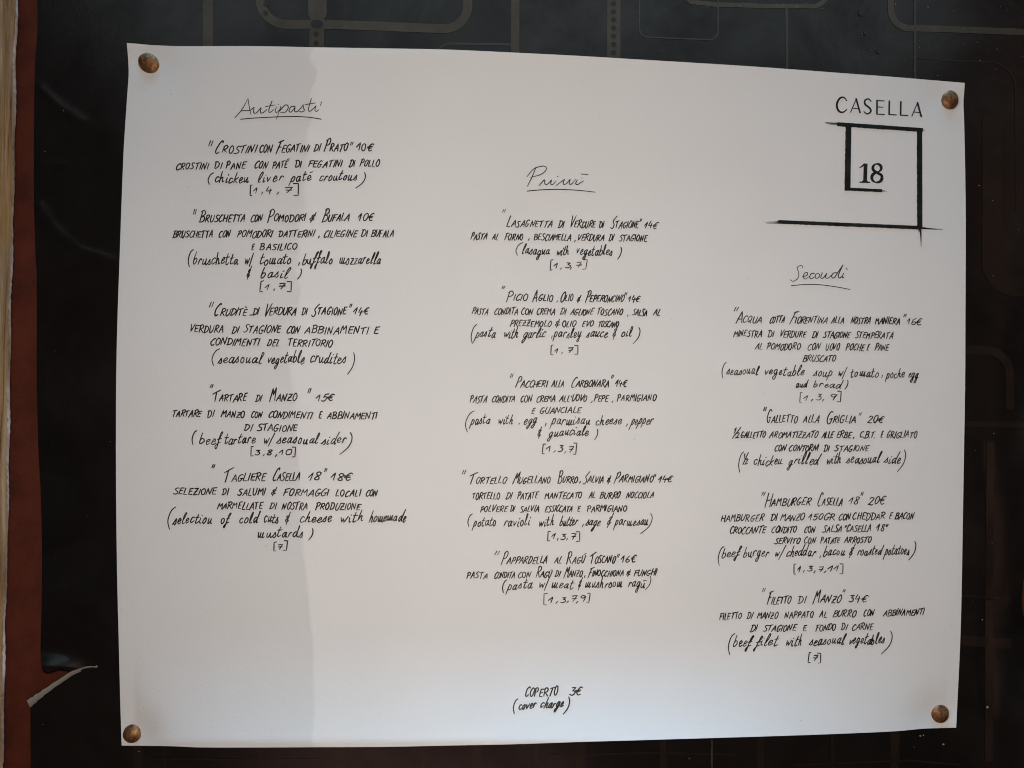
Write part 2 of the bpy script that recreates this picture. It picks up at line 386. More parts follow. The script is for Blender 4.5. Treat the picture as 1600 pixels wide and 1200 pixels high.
# material slots: 0 cloth, 1 band, 2 line, 3 brown, 4 dot, 5 dust
band([(325, -90), (325, 74)], 16, 1)
band([(398, -90), (402, -40)] + arc(448, -4, 42, 180, 270) + [(500, 38), (560, 39.5), (620, 42)] + arc(694, 8, 37, 270, 360) + [(731, -90)], 14, 1)
band(rrect_bottom(484, 508, -90, 30, 30, 10), 5, 1); band([(496, -90), (496, 28)], 22, 1); band([(495, 30), (495, 76)], 23, 1)
for y in (53, 67): disc(494, y, 4.2, 4)
for y in (7, 20): disc(415, y, 4, 4)
disc(495, 37, 10, 4, ry=6.5)
band([(672, 80)] + arc(705, 92, 24, 140, 90) + [(800, 69.5)], 3.5, 2)
band([(805, -90), (805, 86)], 13, 1)
band([(959, -90), (959, 96)], 21, 1)
for k in range(-6, 8): disc(958.8, 5 + 12.8 * k, 4.0, 4)
band(rrect_bottom(999, 1122, -90, 58, 62, 14), 2.2, 2)
band([(1062, -14), (1080, 3), (1120, 7), (1200, 9.5), (1262, 9.5)] + arc(1268, -16, 26, 270, 350) + [(1294, -90)], 7, 1)
band([(1229, 12), (1230, 112)], 4, 2)
band([(1392, -90)] + arc(1422, 14, 30, 180, 270) + [(1470, 45), (1600, 50)], 10, 1)
band([(1429, -90), (1430, 128)], 3.5, 2)
band(arc(1436, 130, 40, 170, 90) + [(1470, 94), (1540, 97)] + arc(1545, 139, 42, 90, 0) + [(1588, 330)], 2.6, 3)
for x, y, r in ((1346, 20, 5), (1353, 51, 4), (1373, 80, 4)): disc(x, y, r, 4)
band([(1550, 180), (1550, 330), (1549, 400)] + arc(1589, 408, 40, 180, 270) + [(1620, 448)], 30, 3)
band([(1500, 547)] + arc(1540, 585, 38, 90, 0) + [(1578, 640)], 13, 3)
band([(1500, 662), (1602, 664)], 9, 3)
band([(1548, 690), (1546, 860), (1545, 1190)], 12, 3)
band([(1500, 930)] + [(1560, 934)], 2.5, 3)
band([(1502, 1000), (1580, 1006)], 16, 3)
for x, wd, mi in ((258, 3, 3), (216, 14, 3), (541, 5, 3), (661, 3, 3), (745, 14, 3), (838, 4, 3), (907, 16, 3), (1036, 10, 3), (1112, 3, 2), (1188, 12, 3), (1300, 4, 3), (1398, 14, 3)):
    band([(x, 1130), (x + 1, 1310)], wd, mi)
band([(230, 1185), (420, 1188), (520, 1186)], 3, 3); band([(860, 1181), (1010, 1176), (1160, 1179)], 3, 3); band([(1240, 1195), (1420, 1188), (1500, 1195)], 3, 3)
rd = random.Random(3)
def flake(x, y, r):
    lift_[0] = 0.0003; n0 = len(cv); k = rd.choice((4, 5)); a0 = rd.uniform(0, 6)
    for q in range(k):
        rr_ = r * rd.uniform(0.6, 1.2)
        cv.append(on_cloth(x + rr_ * math.cos(a0 + 6.2832 * q / k), y + rr_ * math.sin(a0 + 6.2832 * q / k)))
    cf.append(tuple(n0 + q for q in reversed(range(k)))); cm.append(5)
for x, y, r in ((70, 237, 1.0), (99, 173, 1.1), (151, 1041, 1.8), (136, 806, .9), (85, 548, .8), (1399, 7, 1), (1450, 11, 1.3), (1425, 43, 1.1), (1531, 95, 1.1), (1465, 118, .9), (1530, 290, 1.1), (1551, 313, 1), (1552, 431, 1), (1591, 359, 1), (1553, 677, 1), (1535, 968, 1.2), (1543, 1105, 2.4), (1438, 1150, 2.2), (1443, 1149, 1.4), (1474, 1163, 2), (1428, 1167, 1), (217, 1174, 1.2), (1077, 1185, 1.2), (1550, 848, .9), (172, 690, .9)):
    flake(x, y, r)
for _ in range(95):
    x, y = rd.uniform(60, 1600), rd.uniform(0, 1200)
    if 175 < x < 1515 and 60 < y < 1172: continue
    if x < 190 and rd.random() < 0.5: continue
    flake(x, y, rd.uniform(0.25, 0.6))
for _ in range(45):
    flake(rd.uniform(1080, 1290), rd.uniform(5, 14), rd.uniform(.3, .8)); 
for _ in range(60): flake(rd.uniform(1300, 1600), rd.uniform(2, 130), rd.uniform(.25, .7))
cloth = mesh('oilcloth_cover', cv, cf, [M_vinyl, M_band, M_line, M_brown, M_dot, M_dust], mi=cm)
tag(cloth, 'dark glossy oilcloth with faint rounded rectangle print, torn at the lower left', 'cover')
# curled lip of the tear and its pale torn edge
V, Fc = [], []
lipb = [(66, 1046), (68, 1051), (74, 1053), (82, 1051), (92, 1047.5), (102, 1049), (112, 1050.5), (122, 1049), (132, 1046), (144, 1043), (152, 1041.6)]
for i, (x, y) in enumerate(lipb):
    xt = 65 + (152 - 65) * i / 10
    for k in range(5):
        t = k / 4; X, Y = xt + (x - xt) * t, 1041 + (y - 1041) * t
        V.append(at(X, Y, cloth_z(xt, 1041) * (1 - 0.55 * t * t)))
for i in range(10):
    for k in range(4):
        q = i * 5 + k; Fc.append((q, q + 1, q + 6, q + 5))
mesh('torn_lip', V, Fc, M_vinyl, cloth)
V, Fc = [], []
outer = [(41.5, 1094), (52, 1087.5), (64, 1079.5), (80, 1069), (96, 1058.5), (110, 1050), (124, 1044), (138, 1041), (151, 1041)]
inner = [(46, 1104), (55, 1097), (67, 1087.5), (83, 1075.5), (98, 1064), (112, 1053.5), (125, 1046.2), (139, 1042.4), (151, 1041.9)]
NT = 26; rt = random.Random(9)
for i in range(NT + 1):
    f = i / NT * 8; q = min(7, int(f)); g_ = f - q
    o_ = [outer[q][c] + (outer[q + 1][c] - outer[q][c]) * g_ for c in (0, 1)]; n_ = [inner[q][c] + (inner[q + 1][c] - inner[q][c]) * g_ for c in (0, 1)]
    k = 1 - f / 8; j = rt.uniform(-1.0, 1.0) * (0.35 + 0.65 * k)
    o_ = (o_[0] + 0.3 * j + 0.3 * k, o_[1] + j + 0.5 * k)
    V += [at(*o_, 0.0010 + 0.0022 * k + 0.0003 * j), at((o_[0] + n_[0]) / 2, (o_[1] + n_[1]) / 2, 0.0011 + 0.0022 * k), at(n_[0] + .3 * j, n_[1] + .5 * j, 0.0008 + 0.0016 * k), at(n_[0] + 2, n_[1] + 3, 0.0004)]
for i in range(NT):
    for k in range(3):
        q = i * 4 + k; Fc.append((q, q + 1, q + 5, q + 4))
te = mesh('torn_edge', V, Fc, M_core, cloth); tag(te, 'pale torn edge of the dark cloth')

# ------------------------------------------------------------------ the menu sheet
org = at(845, 618, 0)
menu = bpy.data.objects.new('menu_sheet', None); COL.objects.link(menu); menu.location = org
menu.empty_display_size = 0.05
tag(menu, 'white paper menu handwritten in black ink, pinned by its four corners', 'menu')
NU, NV = 150, 120
V, Fc = [], []
cTL, cTR, cBL, cBR = (198, 67), (1507.5, 129.5), (190, 1165), (1494, 1137)
for j in range(NV + 1):
    t = j / NV; t = t + 0.5 * (0.5 - 0.5 * math.cos(math.pi * t) - t)
    for i in range(NU + 1):
        s = i / NU; s = s + 0.5 * (0.5 - 0.5 * math.cos(math.pi * s) - s)
        xt = 198 + (1507.5 - 198) * s; tp = (xt, catmull_tab(TOP, xt))
        xb = 190 + (1494 - 190) * s; bt = (xb, catmull_tab(BOT, xb))
        yl = 67 + (1165 - 67) * t; lf = (catmull_tab(LEF, yl), yl)
        yr = 129.5 + (1137 - 129.5) * t; rg = (catmull_tab(RIG, yr), yr)
        P = []
        for c in (0, 1):
            P.append((1 - t) * tp[c] + t * bt[c] + (1 - s) * lf[c] + s * rg[c]
                     - ((1 - s) * (1 - t) * cTL[c] + s * (1 - t) * cTR[c] + (1 - s) * t * cBL[c] + s * t * cBR[c]))
        V.append(on_paper(*P) - org)
wd = NU + 1
for j in range(NV):
    for i in range(NU):
        q = j * wd + i; Fc.append((q, q + wd, q + wd + 1, q + 1))
paper = mesh('paper', V, Fc, M_paper, menu)
md = paper.modifiers.new('thickness', 'SOLIDIFY'); md.thickness = 0.00013; md.offset = -1
es = paper.modifiers.new('crisp_rim', 'EDGE_SPLIT'); es.split_angle = math.radians(40)

# ------------------------------------------------------------------ handwriting: stroke alphabet
# S smooth, L straight; glyph box: baseline 0, capital height 1 (capitals) / ascender 1, x-height .5 (small letters)
G = {
'A': (.56, 'L 0,-.02 .36,1 .54,0;L .1,.34 .5,.36'), 'B': (.56, 'L .12,1 .04,0;S 0,.93 .3,1.02 .5,.84 .38,.6 .1,.52;S .1,.52 .42,.52 .54,.26 .36,.03 -.02,.0'),
'C': (.5, 'S .5,.9 .36,1.0 .16,.78 .04,.38 .14,.04 .34,.02 .5,.16'), 'D': (.58, 'L .12,.98 .06,.02;S -.04,.94 .3,.98 .56,.66 .46,.22 .2,.0 -.02,.03'),
'E': (.48, 'S .48,.96 .26,.95 .1,.92;L .1,.94 .05,.04 .46,.04;L .07,.5 .4,.54'), 'F': (.5, 'L .12,.94 .05,-.04;L 0,.9 .54,1.02;L .08,.5 .42,.55'),
'G': (.58, 'S .52,.9 .36,1.0 .14,.76 .04,.36 .16,.02 .38,.06 .5,.4;L .28,.4 .58,.42'), 'H': (.58, 'L .12,1 .04,0;L .56,1 .5,-.02;L .08,.48 .54,.54'),
'I': (.14, 'L .1,1 .04,0'), 'L': (.44, 'L .12,1 .04,.04 .44,.03'), 'M': (.68, 'L .02,0 .14,1 .32,.42 .58,1.02 .64,0'), 'N': (.6, 'L .02,0 .1,.98 .44,.02 .56,1.04'),
'O': (.54, 'S .3,1 .1,.8 .04,.4 .16,.04 .36,.04 .5,.4 .46,.84 .28,1.0 .2,.95'), 'P': (.52, 'L .14,.98 .04,-.02;S 0,.88 .3,1.04 .5,.84 .4,.56 .1,.44'),
'Q': (.58, 'S .3,1 .1,.8 .04,.4 .16,.04 .36,.04 .5,.4 .46,.84 .28,1.0 .2,.95;L .3,.25 .58,-.1'), 'R': (.56, 'L .12,.98 .04,0;S 0,.9 .3,1.03 .5,.84 .38,.58 .1,.48;L .16,.5 .56,0'),
'S': (.5, 'S .52,.94 .32,1.0 .14,.84 .22,.6 .42,.4 .42,.14 .22,0 -.02,.08'), 'T': (.56, 'L .02,.9 .6,1.04;L .3,.95 .24,0'),
'U': (.54, 'S .08,1 .04,.4 .12,.04 .32,.04 .46,.4 .54,1'), 'V': (.52, 'L .02,1 .18,0 .54,1.04'), 'Z': (.54, 'L .06,.94 .52,.98 .02,.02 .54,.05;L .14,.5 .44,.54'),
'a': (.46, 'S .4,.42 .24,.5 .06,.28 .1,.04 .24,.06 .38,.36 .42,.5;S .42,.48 .37,.16 .42,.02 .52,.1'), 'b': (.44, 'S .14,1 .07,.5 .05,.08 .2,0 .38,.2 .34,.44 .18,.46 .08,.28'),
'c': (.38, 'S .4,.42 .26,.5 .08,.32 .08,.06 .24,0 .44,.14'), 'd': (.5, 'S .38,.44 .22,.48 .05,.26 .1,.03 .24,.06 .38,.36 .56,1.04;S .56,1.04 .42,.3 .44,.02 .54,.08'),
'e': (.38, 'S .06,.2 .28,.28 .34,.42 .22,.5 .08,.32 .08,.08 .22,0 .44,.14'), 'f': (.36, 'S .2,.35 .42,.8 .46,1.0 .34,.98 .22,.5 .1,-.2 .0,-.46 -.06,-.3 .1,-.02 .4,.14;L .06,.4 .42,.46'),
'g': (.46, 'S .42,.44 .24,.5 .06,.28 .12,.04 .26,.08 .4,.46;S .42,.5 .36,0 .24,-.4 .08,-.48 .02,-.32 .2,-.1 .5,.12'), 'h': (.46, 'L .16,1 .03,0;S .05,.16 .2,.44 .32,.46 .32,.2 .36,.02 .5,.08'),
'i': (.22, 'S .1,.48 .06,.14 .12,.0 .26,.1;L .16,.7 .2,.76'), 'k': (.44, 'L .16,1 .04,0;L .4,.5 .08,.22 .42,0'), 'l': (.28, 'S .04,.12 .22,.6 .3,.95 .2,1.0 .1,.6 .08,.1 .18,0 .3,.1'),
'm': (.7, 'S .06,.48 .06,.1 .12,.02 .22,.14 .32,.48;S .32,.48 .3,.1 .36,.02 .46,.14 .56,.48;S .56,.48 .54,.12 .6,.0 .74,.1'), 'n': (.46, 'S .06,.48 .06,.12 .12,.02 .24,.14 .36,.48;S .36,.48 .33,.12 .4,.0 .52,.1'),
'o': (.42, 'S .24,.5 .08,.36 .06,.1 .2,0 .36,.16 .34,.42 .2,.5 .14,.46'), 'p': (.46, 'L .18,.52 -.02,-.46;S .1,.24 .24,.5 .4,.44 .38,.14 .22,.0 .08,.08'), 'r': (.38, 'L .14,.48 .05,0;S .08,.22 .2,.46 .32,.5 .4,.4'),
's': (.36, 'S -.02,.04 .16,.3 .28,.52 .28,.36 .34,.14 .24,0 .1,.06'), 't': (.36, 'S .22,.9 .1,.2 .14,.02 .26,.02 .4,.14;L .0,.56 .42,.62'), 'u': (.48, 'S .06,.48 .06,.12 .14,.02 .26,.14 .38,.48;S .38,.48 .35,.12 .42,0 .54,.1'),
'v': (.42, 'L .04,.48 .16,.02 .4,.5'), 'w': (.6, 'L .04,.5 .12,.02 .3,.42 .38,.02 .62,.54'), 'y': (.46, 'S .08,.48 .08,.12 .2,.06 .38,.48;S .4,.5 .3,-.05 .16,-.44 .02,-.42 .1,-.2 .46,.1'), 'z': (.42, 'L .06,.46 .38,.5 .04,.02 .44,.06'),
'0': (.5, 'S .3,1 .1,.8 .05,.36 .18,.02 .38,.1 .48,.5 .42,.9 .26,1'), '1': (.38, 'L -.04,.4 .3,1 .22,0'), '2': (.52, 'S .06,.76 .2,.98 .42,.9 .4,.62 .2,.3 .02,.05;S .02,.05 .2,.12 .36,.0 .54,.1'),
'3': (.46, 'L .08,.96 .44,.98 .2,.6;S .2,.6 .42,.5 .42,.18 .2,0 .0,.12'), '4': (.52, 'L .2,1 .04,.36 .5,.4;L .4,.66 .32,-.08'), '5': (.5, 'L .5,1 .18,.96 .12,.58;S .12,.58 .38,.6 .42,.24 .22,0 .0,.1'),
'6': (.48, 'S .44,1 .18,.7 .04,.3 .14,.02 .36,.06 .44,.3 .3,.46 .08,.3'), '7': (.46, 'L .04,.9 .46,.98 .2,0;L .08,.46 .46,.5'), '8': (.48, 'S .44,.86 .28,1 .12,.84 .24,.56 .42,.26 .28,.0 .06,.12 .16,.42 .4,.66 .46,.88 .3,1'),
'9': (.46, 'S .42,.86 .22,1 .06,.74 .2,.52 .4,.74 .44,.94;S .43,.9 .36,.4 .24,-.04'), 'E_': (.5, ''), '€': (.54, 'S .56,.88 .4,.98 .18,.72 .12,.3 .26,.02 .5,.1;L -.02,.58 .46,.62;L -.04,.4 .4,.42'),
',': (.12, 'L .08,.1 .02,-.16'), '.': (.1, 'L .04,.02 .07,.06'), "'": (.14, 'L .1,1.02 .05,.76'), '/': (.36, 'L .34,1.1 .0,-.22'), '&': (.46, 'S .42,.66 .2,.74 .1,.58 .3,.46 .08,.36 .06,.14 .26,.06 .46,.26;L .4,1.1 .2,-.22'),
'(': (.34, 'S .34,1.14 .14,.8 .02,.3 .04,-.1 .14,-.34'), ')': (.34, 'S .26,1.14 .36,.8 .3,.3 .16,-.1 -.08,-.44'), '[': (.3, 'L .34,1.06 .12,1.04 .02,-.14 .26,-.12'), ']': (.3, 'L .02,1.06 .3,1.04 .24,-.14 -.02,-.16'),
'"': (.24, 'L .12,1.0 .02,.68;L .26,1.0 .16,.7'), '-': (.4, 'L .04,.0 .4,.02'), '⅟': (.8, 'L .02,1.3 .16,1.66 .12,.8;L .62,1.75 .06,-.06;S .44,.7 .58,.85 .68,.65 .54,.3 .42,.02;L .42,.02 .8,.05'),
'½': (.7, 'L .02,.82 .14,1.02 .1,.5;L .5,1.1 .06,-.04;S .38,.4 .52,.52 .6,.4 .48,.16 .36,.0;L .36,.0 .68,.03'),
}
def acc(base, s): wv, g = G[base]; return (wv, g + ';' + s)
G['É'] = acc('E', 'L .2,1.14 .5,1.3'); G['È'] = acc('E', 'L .1,1.34 .32,1.14'); G['Ù'] = acc('U', 'L .2,1.2 .6,1.24'); G['é'] = acc('e', 'L .2,.68 .46,.8'); G['ù'] = acc('u', 'L .2,.7 .56,.74')
BIG = {'T': (.56, 'L -.16,.66 .6,1.02;L .2,.82 .16,0'), 'F': (.5, 'L .26,.95 .05,-.06;L .02,.84 .56,1.0;L .12,.46 .42,.5'), 'M': (.62, 'L .0,-.02 .16,1.0 .28,.46 .52,1.06 .54,.06'),
       'S': (.5, 'S .66,1.06 .4,.82 .22,.56 .4,.34 .34,.06 .14,-.04 -.06,.06'), 'C': (.5, 'S .52,.86 .48,1.0 .3,.92 .1,.55 .04,.2 .18,.0 .42,.08')}
def glyph(ch, big=False):
    if big and ch in BIG: w_, g = BIG[ch]
    else: w_, g = G[ch]
    out = []
    for s in g.split(';'):
        s = s.strip()
        if not s: continue
        pts = [tuple(float(c) for c in p.split(',')) for p in s[2:].split()]
        out.append((s[0], pts))
    return w_, out
hw = random.Random(11); NUMW = None
def pen(V, Fs, strokes_px, wd):
    for p in strokes_px:
        lf = 0.00012 + hw.uniform(0, 0.00010)
        k = wd * hw.uniform(0.86, 1.1); a0, a1 = hw.uniform(.75, 1.1), hw.uniform(.55, 1.0)
        ribbon(p, lambda t: k * (a0 + (1 - a0) * min(1, t * 4)) * (1 if t < .7 else 1 - (1 - a1) * (t - .7) / .3), V, Fs, lambda x, y: on_paper(x, y, lf) - org)
def write_word(V, Fs, word, x0, x1, yb, slope, h, wd, slant=0.25, gap=0.14, big=1.75):
    chars = []; first = False
    i = 0
    while i < len(word):
        if word[i] == '^': first = True; i += 1; continue
        chars.append((word[i], first)); first = False; i += 1
    adv = []; tot = 0
    for c, bg_ in chars:
        g = glyph(c, bg_)[0]
        if bg_: g = g * 1.25 + 0.04
        jit = hw.uniform(.93, 1.08)
        adv.append(g * jit); tot += g * jit
    tot += gap * (len(chars) - 1)
    nums = all(c in '[]0123456789,.' for c, _ in chars) and ('[' in word or ']' in word or len(chars) <= 2) and h < 14.5 and wd == NUMW
    sl = 0.0 if nums or (len(chars) == 1 and chars[0][0] in '()[].,"') else slant
    sx = (x1 - x0 - sl * h * 0.95) / max(tot, 0.05)
    x = 0.0; h *= 0.93; wob = hw.uniform(-.07, .07); sl += hw.uniform(-.07, .07) if sl else 0; ph = hw.uniform(0, 6)
    for (c, bg_), g in zip(chars, adv):
        _, st = glyph(c, bg_)
        hh = h * (big if bg_ else 1.0) * (hw.uniform(.90, 1.10)); kx = sx * (1.25 if bg_ else 1.0) * hw.uniform(.94, 1.10); dy = (hw.uniform(-.05, .05) + .06 * math.sin(x * 1.7 + ph)) * h; rot = hw.uniform(-.07, .07)
        if nums: hh *= 1.2 if c in '[]' else (.80 if c != ',' else 1.1); dy += (0.05 if c in '[]' else -0.05) * h; rot += 0 if c in '[]' else .2
        px_strokes = []
        for kind, pts in st:
            q = []
            for gx, gy in pts:
                gx += hw.uniform(-.032, .032); gy += hw.uniform(-.035, .035)
                X = x0 + x * sx + gx * kx + (sl + rot) * gy * hh
                Y = yb + slope * (X - x0) - gy * hh + dy + (0.10 * h if bg_ else 0)
                q.append((X, Y))
            px_strokes.append(spline(q, 6) if kind == 'S' else resample(q, 2.5))
        pen(V, Fs, px_strokes, wd)
        x += g + gap
def write_line(V, Fs, spec, y0, y1, h, wd, **kw):
    items = []
    for tok in spec.split():
        word, rng = tok.rsplit('@', 1)
        if ':' in rng:                         # explicit pixel box for tall brackets: x0:x1:ytop:ybottom
            items.append((word, [float(c) for c in rng.split(':')]))
        else:
            a_, b_ = rng.split('-') if '-' in rng else (rng, str(float(rng) + h * .25))
            items.append((word, (float(a_), float(b_))))
    xa = min(i[1][0] for i in items); xb = max(i[1][1] for i in items)
    sl = (y1 - y0) / max(1, xb - xa)
    for word, r in items:
        if len(r) == 4:
            X0, X1, Yt, Yb = r
            g = {'(': [(1, 0), (.55, .12), (.18, .38), (.02, .68), (.22, 1)], ')': [(.86, 0), (1, .18), (.92, .45), (.6, .72), (0, 1)], '"': None}[word]
            if g is None:
                w2 = (X1 - X0)
                pen(V, Fs, [[(X0 + w2 * .45, Yt), (X0, Yb)], [(X1, Yt), (X1 - w2 * .45, Yb)]], wd * .9)
            else:
                pen(V, Fs, [spline([(X0 + (X1 - X0) * a_, Yt + (Yb - Yt) * b_) for a_, b_ in g], 8)], wd)
        else:
            write_word(V, Fs, word, r[0], r[1], y0 + sl * (r[0] - xa), sl, h, wd, **kw)

def part(name, lines, parent, m, label=None):
    V, Fs = [], []
    for spec, y0, y1, h, wd in lines:
        write_line(V, Fs, spec, y0, y1, h, wd)
    o = mesh(name, V, Fs, m, parent, smooth=False)
    if label: o['label'] = label
    return o
W1, W2, W3, W4 = 2.0, 1.95, 1.85, 1.911    # pen widths in photo pixels
def entry(label, title, desc, eng, nums=None, k=1.0):
    f = lambda L, wdt: [(s, a_, b_, h, wdt * k) for s, a_, b_, h in L]
    e = part('dish_entry', f(title, W1), menu, M_ink, label)
    part('dish_description', f(desc, W2), e, M_ink)
    part('english_translation', f(eng, W3), e, M_ink)
    global NUMW
    NUMW = W4 * k
    if nums: part('allergen_numbers', f(nums, W4), e, M_ink)
    NUMW = None

# --- first column
entry('handwritten entry for crostini with liver paté',
  [('"@326:333:220:228 ^CROSTINI@335-402 CON@405-427 ^FEGATINI@431-484 DI@490-502 ^PRATO@506-545 "@547:552:222:227 10€@557-584', 240, 235, 12)],
  [('CROSTINI@274-327 DI@335-348 PANE@353-385 CON@397-419 PATÉ@425-451 DI@461-473 FEGATINI@481-536 DI@545-556 POLLO@562-594', 265, 259.5, 11)],
  [('(@325:334:270:288 chicken@335-391 liver@402-445 paté@453-489 croutons@498-560 )@556:571:269:294', 286, 281, 17)],
  [('[1@390-402 ,@408 4@415-425 ,@433 7]@443-466', 303, 303, 13)])
entry('handwritten entry for tomato and buffalo mozzarella bruschetta',
  [('"@302:307:327:335 ^BRUSCHETTA@311-385 CON@391-412 ^POMODORI@418-479 &@483-493 ^BUFALA@503-547 10€@559-585', 347, 345, 12)],
  [('BRUSCHETTA@270-334 CON@341-361 POMODORI@370-427 DATTERINI@435-492 ,@497 CILIEGINE@505-559 DI@564-576 BUFALA@580-617', 371, 370, 11)],
  [('(@294:302:390:417 bruschetta@301-375 w/@382-398 tomato@405-459 ,@465 buffalo@472-523 mozzarella@530-598', 413, 412, 19), ('&@385-393 basil@406-452 )@465:471:420:436', 435, 434, 17)],
  [('[1@406-420 ,@427 7]@434-456', 453, 453, 12)])
part_fix = menu.children[-1]
part('dish_description', [('E@393-398 BASILICO@406-466', 391, 390, 10, W2)], part_fix, M_ink)
entry('handwritten entry for seasonal vegetable crudités',
  [('"@327:334:472:480 ^CRUDITÈ@334-387 .@390 DI@395-406 ^VERDURA@412-464 DI@471-482 ^STAGIONE@487-543 "@546:550:475:480 14€@551-578', 493, 491, 12)],
  [('VERDURA@296-351 DI@362-374 STAGIONE@380-440 CON@447-469 ABBINAMENTI@476-577 E@584-593', 519, 522, 12), ('CONDIMENTI@328-407 DEL@417-438 TERRITORIO@449-521', 539, 542, 11.5)],
  [('(@331:343:545:571 seasonal@340-412 vegetable@417-478 crudites@484-543 )@543:554:551:585', 567, 567, 19)])
entry('handwritten entry for beef tartare',
  [('"@328:333:601:606 ^TARTARE@333-387 DI@399-410 ^MANZO@421-466 "@481:486:607:614 15€@494-523', 627, 626, 12)],
  [('TARTARE@268-315 DI@324-336 MANZO@345-384 CON@392-411 CONDIMENTI@419-489 E@498-504 ABBINAMENTI@511-591', 651, 655, 11), ('DI@381-395 STAGIONE@402-466', 673, 674, 11)],
  [('(@300:307:673:695 beef@311-348 tartare@350-402 w/@411-429 seasonal@432-500 sider@502-544 )@531:550:676:710', 693, 693, 18)],
  [('[3@391-405 ,@410 8@416-425 ,@430 10]@436-462', 711, 711, 11)])
entry('handwritten entry for a board of cold cuts and cheese',
  [('"@331:336:726:731 ^TAGLIERE@350-417 ^CASELLA@425-470 18@481-502 "@507:511:732:737 18€@517-550', 752, 750, 12.5)],
  [('SELEZIONE@271-339 DI@347-359 SALUMI@371-416 &@423-432 FORMAGGI@442-515 LOCALI@524-565 CON@571-591', 772.5, 776, 11), ('MARMELLATE@339-412 DI@421-433 NOSTRA@440-482 PRODUZIONE@493-565', 795, 797, 11)],
  [('(@262:275:792:827 selection@270-334 of@344-361 cold@373-406 cuts@412-438 &@445-455 cheese@468-521 with@531-571 homemade@576-637', 818, 814.5, 18), ('mustards@402-476 )@482:489:826:844', 840, 839, 17)],
  [('[7]@427-448', 858, 858, 11)])
# --- second column
entry('handwritten entry for vegetable lasagna',
  [('"@785:790:327:332 ^LASAGNETTA@791-864 DI@872-883 ^VERDURE@890-932 DI@936-945 ^STAGIONE@954-1000 "@1000:1003:342:346 14€@1006-1028', 354, 357, 11)],
  [('PASTA@735-762 AL@769-780 FORNO@788-819 ,@825 BESCIAMELLA@834-894 ,@897 VERDURA@902-946 DI@951-960 STAGIONE@967-1013', 374, 377, 10.5)],
  [('(@806:817:379:399 lasagna@815-862 with@869-892 vegetables@900-960 )@965:971:386:405', 397, 399, 17)],
  [('[1@859-871 ,@875 3@883-890 ,@891 7]@899-917', 419, 419, 11)], .88)
entry('handwritten entry for pici with garlic, oil and chilli',
  [('"@784:789:447:451 ^PICIO@791-826 ^AGLIO@832-865 ,@869 ^OLIO@875-897 &@901-908 ^PEPERONCINO@914-976 "@976:980:457:461 14€@981-1000', 470, 472, 10.5)],
  [('PASTA@737-764 CONDITA@772-811 CON@814-834 CREMA@838-869 DI@875-886 AGLIONE@891-928 TOSCANO@932-974 ,@980 SALSA@988-1013 AL@1020-1033', 491, 493, 10.5), ('PREZZEMOLO@797-863 &@867-875 OLIO@878-901 EVO@909-928 TOSCANO@934-968', 510, 511, 10)],
  [('(@736:745:507:537 pasta@742-776 with@787-812 garlic@817-855 ,@860 parsley@865-911 sauce@915-952 &@957-965 oil@970-990 )@989:1000:512:537', 527, 527, 17)],
  [('[1@860-872 ,@877 7]@886-903', 552, 552, 10.5)], .88)
entry('handwritten entry for paccheri carbonara',
  [('"@797:802:584:590 ^PACCHERI@805-857 ALLA@862-883 ^CARBONARA@892-953 "@955:959:586:591 14€@961-981', 605, 604, 11)],
  [("PASTA@734-762 CONDITA@768-806 CON@813-833 CREMA@838-869 ALL'UOVO@874-918 ,@923 PEPE@928-952 ,@956 PARMIGIANO@964-1027", 629, 626, 10.5), ('E@830-836 GUANCIALE@843-910', 646, 645, 10)],
  [('(@727:741:642:675 pasta@735-768 with@778-804 .@809 egg@818-841 ,@850 parmisan@861-925 cheese@930-974 ,@978 pepper@985-1023', 663, 663, 17), ('&@840-848 guanciale@857-922 )@929:934:671:687', 682, 679, 16)],
  [('[1@847-860 ,@865 3@872-879 ,@882 7]@887-901', 707, 706, 12)], .88)
entry('handwritten entry for tortelli with butter and sage',
  [('"@722:728:735:741 ^TORTELLO@733-793 ^MUGELLANO@801-862 ^BURRO@871-904 ,@905 ^SALVIA@911-945 &@948-956 ^PARMIGIANO@959-1022 "@1022:1025:741:745 14€@1028-1051', 756, 753, 11)],
  [('TORTELLO@737-783 DI@790-801 PATATE@808-842 MANTECATO@851-911 AL@920-932 BURRO@937-970 NOCCIOLA@978-1023', 780, 778, 10.5), ('POLVERE@750-794 DI@797-805 SALVIA@812-844 ESSICCATA@851-896 E@902-908 PARMIGIANO@917-981', 800, 799, 10)],
  [('(@731:738:803:823 potato@739-778 ravioli@787-831 with@842-868 butter@874-905 ,@909 sage@915-940 &@948-957 parmesan@960-1015 )@1001:1019:802:834', 822, 821, 17)],
  [('[1@855-866 ,@870 3@876-883 ,@885 7]@891-906', 843, 843, 12)], .88)
entry('handwritten entry for pappardelle with ragù',
  [('"@773:781:861:867 ^PAPPARDELLA@783-857 AL@866-879 ^RAGÙ@885-916 ^TOSCANO@922-963 "@964:968:866:871 16€@970-995', 881, 879, 11.5)],
  [('PASTA@729-763 CONDITA@772-806 CON@809-831 ^RAGÙ@837-863 DI@867-876 ^MANZO@881-911 ,@913 ^FINOCCHIONA@918-976 &@978-986 FUNGHI@990-1027', 904, 899, 10)],
  [('(@785:792:906:926 pasta@792-834 w/@842-860 meat@861-898 &@903-910 mushroom@914-975 ragù@981-1010 )@1008:1017:900:922', 921, 917, 17)],
  [('[1@849-863 ,@869 3@876-883 ,@885 7@891-900 ,@900 9]@906-922', 942, 940, 12)], .88)
